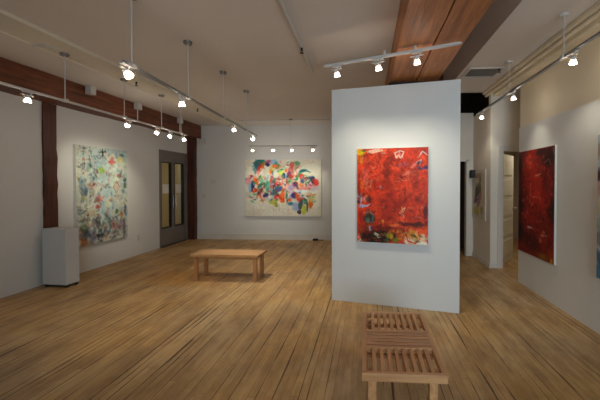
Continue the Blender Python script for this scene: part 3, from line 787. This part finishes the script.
for sx in (-1, 1):
    for sy in (-1, 1):
        x, y = sx * 0.190, sy * (L2 - 0.11)
        MB().box(x - 0.026, x + 0.026, y - 0.022, y + 0.022, 0, T - 0.041, 0.003).build('leg', M['bench'], sb)

# ================================================================ lighting tracks
def track(name, a, b, rods, label, m, mc='canopy'):
    a, b = Vector(a), Vector(b)
    mid = (a + b) / 2
    root = empty(name, mid)
    tag(root, label, 'lighting track')
    a, b = a - mid, b - mid
    d = (b - a).normalized()
    s = d.cross(Vector((0, 0, 1))).normalized()
    mb = MB()
    r = Matrix((s, d, s.cross(d))).transposed()
    ln = (b - a).length
    mb.box(-0.017, 0.017, -ln / 2, ln / 2, -0.010, 0.010, 0.002, rot=None)
    for v in mb.bm.verts: v.co = r @ v.co
    mb.build('rail', m, root)
    for e in (a, b):
        MB().tube(e - d * 0.004, e + d * 0.02 * (1 if e is b else -1), 0.0112).build('end_cap', m, root, True)
    for (x, y, ztop) in rods:
        t = ((Vector((x, y, 0)) - mid - a).dot(d)) / ln if ln else 0
        z = (a + (b - a) * t).z
        p = Vector((x, y, mid.z)) - mid
        zt = ztop - mid.z
        MB().tube((p.x, p.y, z + 0.005), (p.x, p.y, zt - 0.02), 0.006, seg=10).build('rod', M['whitemetal'], root, True)
        MB().tube((p.x, p.y, zt - 0.028), (p.x, p.y, zt - 0.001), 0.042, 0.046, 20).build('canopy', M[mc], root, True)
        MB().box(p.x - 0.025, p.x + 0.025, p.y - 0.025, p.y + 0.025, z - 0.012, z + 0.022, 0.003).build('rail_clamp', M['whitemetal'], root)
    return root


track('light_track', (-3.5, 1.6, 2.47), (-3.5, 6.02, 2.43), [(-3.5, 3.53, 3.0), (-3.5, 4.44, 3.0), (-3.5, 5.28, 3.0), (-3.5, 5.85, 3.0)],
      'long white ceiling light track running parallel to the left wall', M['whitemetal'])
track('light_track', (-1.90, 2.42, 2.45), (-2.02, 5.75, 2.36), [(-1.91, 2.51, ZC), (-1.938, 3.38, ZC), (-1.975, 4.31, ZC), (-2.0, 5.22, ZC)],
      'grey light track hung on rods over the middle of the room', M['greymetal'])
track('light_track', (-2.82, 7.58, 2.39), (-1.2, 7.58, 2.39), [(-1.82, 7.58, ZC)], 'short light track running across in front of the far back wall', M['greymetal'])
t4 = track('light_track', (-0.42, 3.29, 2.70), (0.79, 2.82, 2.70), [], 'short white light track slanting under the pair of orange beams', M['whitemetal'])
MB().tube((-0.02, 0.0, 0.005), (-0.02, 0.0, 0.045), 0.012).build('mount', M['whitemetal'], t4)
MB().tube((0.16 + 0.09, -0.10, 0.005), (0.16 + 0.09, -0.10, 0.06), 0.012).build('mount', M['whitemetal'], t4)
track('light_track', (1.92, 0.9, 2.76), (1.92, 5.75, 2.70), [(1.92, 3.27, ZR), (1.92, 4.48, ZR)], 'light track hung beside the right wall above the dark red painting', M['greymetal'], 'whitemetal')


# ================================================================ spotlights: one prototype, then copies
def make_spot():
    root = empty('track_spotlight')
    MB().box(-0.016, 0.016, -0.05, 0.05, -0.024, -0.0115, 0.002).build('track_adapter', M['whitemetal'], root)
    MB().tube((0, 0.03, -0.024), (0, 0.03, -0.046), 0.006, seg=10).tube((0, 0.06, -0.046), (0, -0.06, -0.050), 0.006, seg=10).build('stem', M['whitemetal'], root, True)
    # head: built along local -Z (its shining direction), pivot at its back
    h = MB().lathe([(0.0, 0.022), (0.016, 0.022), (0.020, 0.0), (0.018, -0.006)])
    h.tube((-0.030, 0, 0.004), (0.030, 0, 0.004), 0.004, seg=8)
    head = h.build('lamp_head', M['whitemetal'], root, True)
    head.location = (0, 0, -0.072)
    MB().lathe([(0.018, -0.006), (0.026, -0.020), (0.033, -0.042), (0.034, -0.050)]).build('reflector', M['reflector'], head, True)
    MB().ball((0, 0, -0.028), 0.020, 1, 1, 1.15).build('bulb', M['bulb'], head, True)
    l = bpy.data.lights.new('lamp', 'SPOT')
    l.energy = SPOT_W
    l.color = WARM
    l.spot_size = math.radians(62)
    l.spot_blend = 0.9
    l.shadow_soft_size = 0.02
    lo = bpy.data.objects.new('lamp', l)
    C.objects.link(lo)
    lo.parent = head
    lo.location = (0, 0, -0.065)
    # light leaking backwards through the glass reflector
    l2 = bpy.data.lights.new('spill', 'POINT')
    l2.energy = SPILL_W
    l2.color = (1.0, 0.93, 0.84)
    l2.shadow_soft_size = 0.04
    lo2 = bpy.data.objects.new('spill', l2)
    C.objects.link(lo2)
    lo2.parent = head
    lo2.location = (0.0, 0, -0.058)
    return root


proto = make_spot()
first = [True]


def spot(loc, rz, aim, label, power=1.0, col=None, size=None, group=None, spill=None):
    o = proto if first[0] else copy_tree(proto)
    first[0] = False
    o.location = loc
    o.rotation_euler = (0, 0, rz)
    tag(o, label, 'spotlight', group)
    head = [c for c in o.children if c.name.startswith('lamp_head')][0]
    hp = Vector(loc) + Vector((0, 0, -0.068))
    d = (Vector(aim) - hp).normalized()
    q = d.to_track_quat('-Z', 'Y')
    head.rotation_mode = 'QUATERNION'
    from mathutils import Quaternion
    head.rotation_quaternion = Quaternion((0, 0, 1), -rz) @ q
    lo = [c for c in head.children if c.type == 'LIGHT' and c.data.type == 'SPOT'][0]
    lo.data = lo.data.copy()
    lo.data.energy = SPOT_W * power
    if spill is not None:
        sp = [c for c in head.children if c.type == 'LIGHT' and c.data.type == 'POINT'][0]
        sp.data = sp.data.copy()
        sp.data.energy = SPILL_W * spill
    if size: lo.data.spot_size = math.radians(size)
    if col: lo.data.color = col
    return o


g1 = 'spotlights on the track along the left wall'
zt1 = lambda y: 2.47 - 0.04 * (y - 1.6) / 4.42
spot((-3.5, 3.12, zt1(3.12)), 0, (-3.9, 3.2, 0.2), 'lit spotlight on the left track, nearest the left edge of the photo', 0.25, group=g1)
spot((-3.5, 4.52, zt1(4.52)), 0, (-4.72, 5.2, 1.6), 'lit spotlight on the left track, high above the pale painting', 1.0, group=g1)
spot((-3.5, 5.19, zt1(5.19)), 0, (-4.72, 5.6, 1.5), 'lit spotlight on the left track, nearest of the three hanging close together', 0.8, group=g1)
spot((-3.5, 5.54, zt1(5.54)), 0, (-4.72, 5.9, 1.2), 'lit spotlight on the left track, the middle of the three close together', 0.5, group=g1)
spot((-3.5, 5.92, zt1(5.92)), 0, (-3.6, 7.6, 0.0), 'lit spotlight at the far end of the left track near the glass doors', 0.4, group=g1)
g2 = 'spotlights on the middle track'
zt2 = lambda y: 2.45 - 0.09 * (y - 2.42) / 3.33
spot((-1.90, 2.43, zt2(2.43)), 0, (0.1, 2.2, 0.2), 'large lit spotlight at the near end of the middle track', 0.9, size=75, group=g2)
spot((-1.935, 3.25, zt2(3.25)), 0, (-2.1, 4.0, 0.0), 'lit spotlight on the middle track beside the second hanging rod', 2.4, size=95, group=g2)
spot((-1.985, 4.66, zt2(4.66)), 0, (-1.4, 5.3, 0.0), 'third lit spotlight along the middle track, just before its far end', 3.0, size=95, group=g2)
spot((-2.015, 5.52, zt2(5.52)), 0, (-2.3, 8.3, 1.5), 'lit spotlight at the far end of the middle track', 0.8, group=g2)
g3 = 'spotlights on the cross track before the back wall'
for i, (x, lb_, ax) in enumerate(((-2.76, 'leftmost', -2.9), (-2.26, 'second from left', -2.45), (-1.80, 'third from left', -1.95), (-1.29, 'rightmost', -1.45))):
    spot((x, 7.58, 2.39), math.pi / 2, (ax, 8.29, 1.35), lb_ + ' of the four small spotlights above the multicoloured painting', 0.62 if i else 0.45, size=70, group=g3)
g4 = 'spotlights under the orange beams'
rz4 = math.atan2(-0.47, 1.21) - math.pi / 2
for i, (x, y, lb_, aim, pw) in enumerate(((-0.31, 3.245, 'left', (0.0, 4.0, 1.2), 0.75), (0.105, 3.085, 'middle', (0.4, 3.9, 1.15), 0.7), (0.45, 2.95, 'right', (0.75, 3.8, 1.1), 0.75))):
    spot((x, y, 2.70), rz4, aim, lb_ + ' spotlight of the three in front of the white partition', pw, (1.0, 0.95, 0.78), 90, group=g4, spill=0.25)
g5 = 'spotlights on the track by the right wall'
zt5 = lambda y: 2.76 - 0.06 * (y - 0.9) / 4.85
spot((1.92, 3.12, zt5(3.12)), 0, (2.28, 3.9, 1.2), 'lit spotlight on the right track, nearest the right edge of the photo', 0.45, size=80, group=g5)
spot((1.92, 4.36, zt5(4.36)), 0, (2.28, 4.5, 1.2), 'lit spotlight on the right track above the dark red painting', 0.35, size=80, group=g5)
spot((1.92, 5.5, zt5(5.5)), 0, (2.1, 6.4, 1.0), 'lit spotlight at the far end of the right track by the hallway', 0.35, size=80, group=g5)

# ================================================================ ceiling services
def pipe(name, pts, r, m, label, cat):
    mb = MB()
    for a, b in zip(pts[:-1], pts[1:]): mb.tube(a, b, r, seg=12)
    return tag(mb.build(name, m, None, True), label, cat)


pipe('ceiling_pipe', [(-0.70, 1.5, 3.0), (-0.73, 4.3, 3.0)], 0.018, M['whitemetal'], 'thin painted pipe on the ceiling left of the partition', 'pipe')
pipe('ceiling_conduit', [(-3.1, 7.62, 3.012), (-0.7, 7.62, 3.012)], 0.016, M['whitemetal'], 'thin conduit across the ceiling near the back wall', 'pipe')
pipe('ceiling_pipe', [(2.13, YF + 0.1, 3.06), (2.13, 5.9, 3.06)], 0.024, M['upper'], 'beige pipe along the ceiling duct above the right wall', 'pipe')


def sprinkler(x, y, z, label):
    r = empty('sprinkler_head', (x, y, z))
    tag(r, label, 'sprinkler', 'ceiling sprinkler heads')
    MB().tube((0, 0, 0), (0, 0, -0.03), 0.012, seg=10).build('body', M['steel'], r, True)
    MB().tube((0, 0, -0.055), (0, 0, -0.058), 0.022).tube((-0.012, 0, -0.03), (-0.004, 0, -0.055), 0.003, seg=6).tube((0.012, 0, -0.03), (0.004, 0, -0.055), 0.003, seg=6).build('deflector', M['steel'], r)
    return r


sprinkler(-0.716, 3.50, 2.983, 'small dark sprinkler head under the ceiling pipe left of the partition')
sprinkler(-3.42, 4.58, 3.0, 'small dark sprinkler head above the near end of the middle track, left ceiling')
sprinkler(-3.42, 6.30, 3.0, 'small sprinkler head on the left ceiling strip nearest the back wall')
sprinkler(1.90, 4.75, ZR, 'small dark sprinkler head on the right ceiling beside the air vent')

# white boxes on the beam along the left wall
for (y, lb_, cond) in ((4.84, 'nearest of the three white electrical boxes at the top of the left beam', False), (5.89, 'middle white electrical box at the top of the left beam, with conduit', True), (7.27, 'farthest white electrical box at the top of the left beam', True)):
    r = empty('junction_box', (-4.43, y, 2.93))
    tag(r, lb_, 'electrical box', 'white boxes on the left beam')
    MB().box(0.012, 0.11, -0.05, 0.05, -0.03, 0.098, 0.006).build('box_body', M['whitemetal'], r)
    if cond:
        MB().tube((0.05, 0, -0.03), (0.05, 0, -0.24), 0.009, seg=10).build('conduit', M['whitemetal'], r, True)

# pipe hanger on the left ceiling strip
r = empty('pipe_hanger', (-3.45, 3.28, 3.0))
tag(r, 'small V-shaped white bracket on the left ceiling strip', 'bracket')
MB().tube((-0.15, 0, -0.01), (0.0, 0.0, 0.0), 0.008, seg=8).tube((-0.15, 0, -0.01), (0.02, 0.12, 0.0), 0.008, seg=8).build('strap', M['whitemetal'], r)
MB().ball((-0.15, 0, -0.012), 0.018).build('clamp', M['whitemetal'], r, True)

# air vent in the right ceiling
r = empty('ceiling_vent', (1.71, 4.90, ZR))
tag(r, 'rectangular louvred air vent in the ceiling beyond the partition', 'vent')
MB().box(-0.29, 0.29, -0.21, -0.18, -0.014, 0).box(-0.29, 0.29, 0.18, 0.21, -0.014, 0).box(-0.29, -0.26, -0.18, 0.18, -0.014, 0).box(0.26, 0.29, -0.18, 0.18, -0.014, 0).build('frame', M['whitemetal'], r)
MB().box(-0.26, 0.26, -0.18, 0.18, -0.003, -0.001).build('backing', M['black'], r)
mb = MB()
for k in range(12):
    x = -0.24 + k * 0.0436
    mb.box(x - 0.010, x + 0.010, -0.18, 0.18, -0.010, -0.008, rot=Matrix.Rotation(math.radians(35), 3, 'Y'))
mb.build('louvres', M['greymetal'], r)
for c_ in r.children: c_.scale = (0.84, 0.95, 1)

r = empty('dark_band', (0.572, 4.02, 2.738))  # added dark plate, stands in for a dark band of unclear cause
tag(r, 'added stand-in for a dark band across the undersides of the two orange beams above the partition', 'bracket')
MB().box(-0.31, 0.31, -0.04, 0.04, -0.012, 0.0, 0.002).build('added_band_plate', M['steel'], r)
for sx in (-0.22, 0.22): MB().tube((sx, 0, -0.012), (sx, 0, -0.024), 0.014, seg=6).build('added_band_stud', M['steel'], r)

# ================================================================ small wall fittings
r = empty('wall_light_unit', (-4.40, YB, 2.60))
tag(r, 'small pale grey emergency light box high on the back wall beside the corner post', 'emergency light')
MB().box(-0.09, 0.09, -0.06, 0, -0.05, 0.05, 0.006).build('housing', M['plate'], r)
for s in (-1, 1):
    MB().tube((s * 0.06, -0.05, 0.06), (s * 0.06, -0.10, 0.05), 0.03, 0.035).build('lamp', M['plate'], r, True)
for (x, z, lb_) in ((-4.10, 1.53, 'small pale switch plate on the back wall at eye height left of the painting'), (-4.36, 1.16, 'small pale wall plate low beside the corner post')):
    r = empty('wall_plate', (x, YB, z))
    tag(r, lb_, 'switch plate')
    MB().box(-0.06, 0.06, -0.012, 0, -0.05, 0.05, 0.003).build('plate', M['plate'], r)
    MB().box(-0.01, 0.01, -0.018, -0.012, -0.018, 0.018, 0.002).build('toggle', M['plate'], r)
r = empty('outlet_plate', (XL, 6.38, 0.36))
tag(r, 'small outlet plate low on the left wall between the painting and the glass doors', 'outlet')
MB().box(0, 0.01, -0.035, 0.035, -0.055, 0.055, 0.003).build('plate', M['plate'], r)
MB().box(0.01, 0.013, -0.015, 0.015, 0.01, 0.04, 0.001).box(0.01, 0.013, -0.015, 0.015, -0.04, -0.01, 0.001).build('socket', M['base'], r)
r = empty('floor_plug', (-1.34, YB - 0.075, 0))
tag(r, 'small dark plug box on the floor against the back wall baseboard', 'plug box')
MB().box(-0.07, 0.07, -0.04, 0.04, 0.0, 0.05, 0.012).build('box_body', M['steel'], r)
MB().tube((0.07, 0, 0.02), (0.22, 0.02, 0.008), 0.007, seg=8).build('cord', M['black'], r, True)
r = empty('wall_speaker', (2.17, 6.58, 1.68))
tag(r, 'small black box mounted on the hallway wall beside the yellow and purple painting', 'speaker')
MB().box(-0.09, 0, -0.07, 0.07, -0.08, 0.08, 0.008).build('housing', M['black'], r)
MB().tube((-0.09, 0, 0), (-0.095, 0, 0), 0.045).build('grille', M['steel'], r, True)
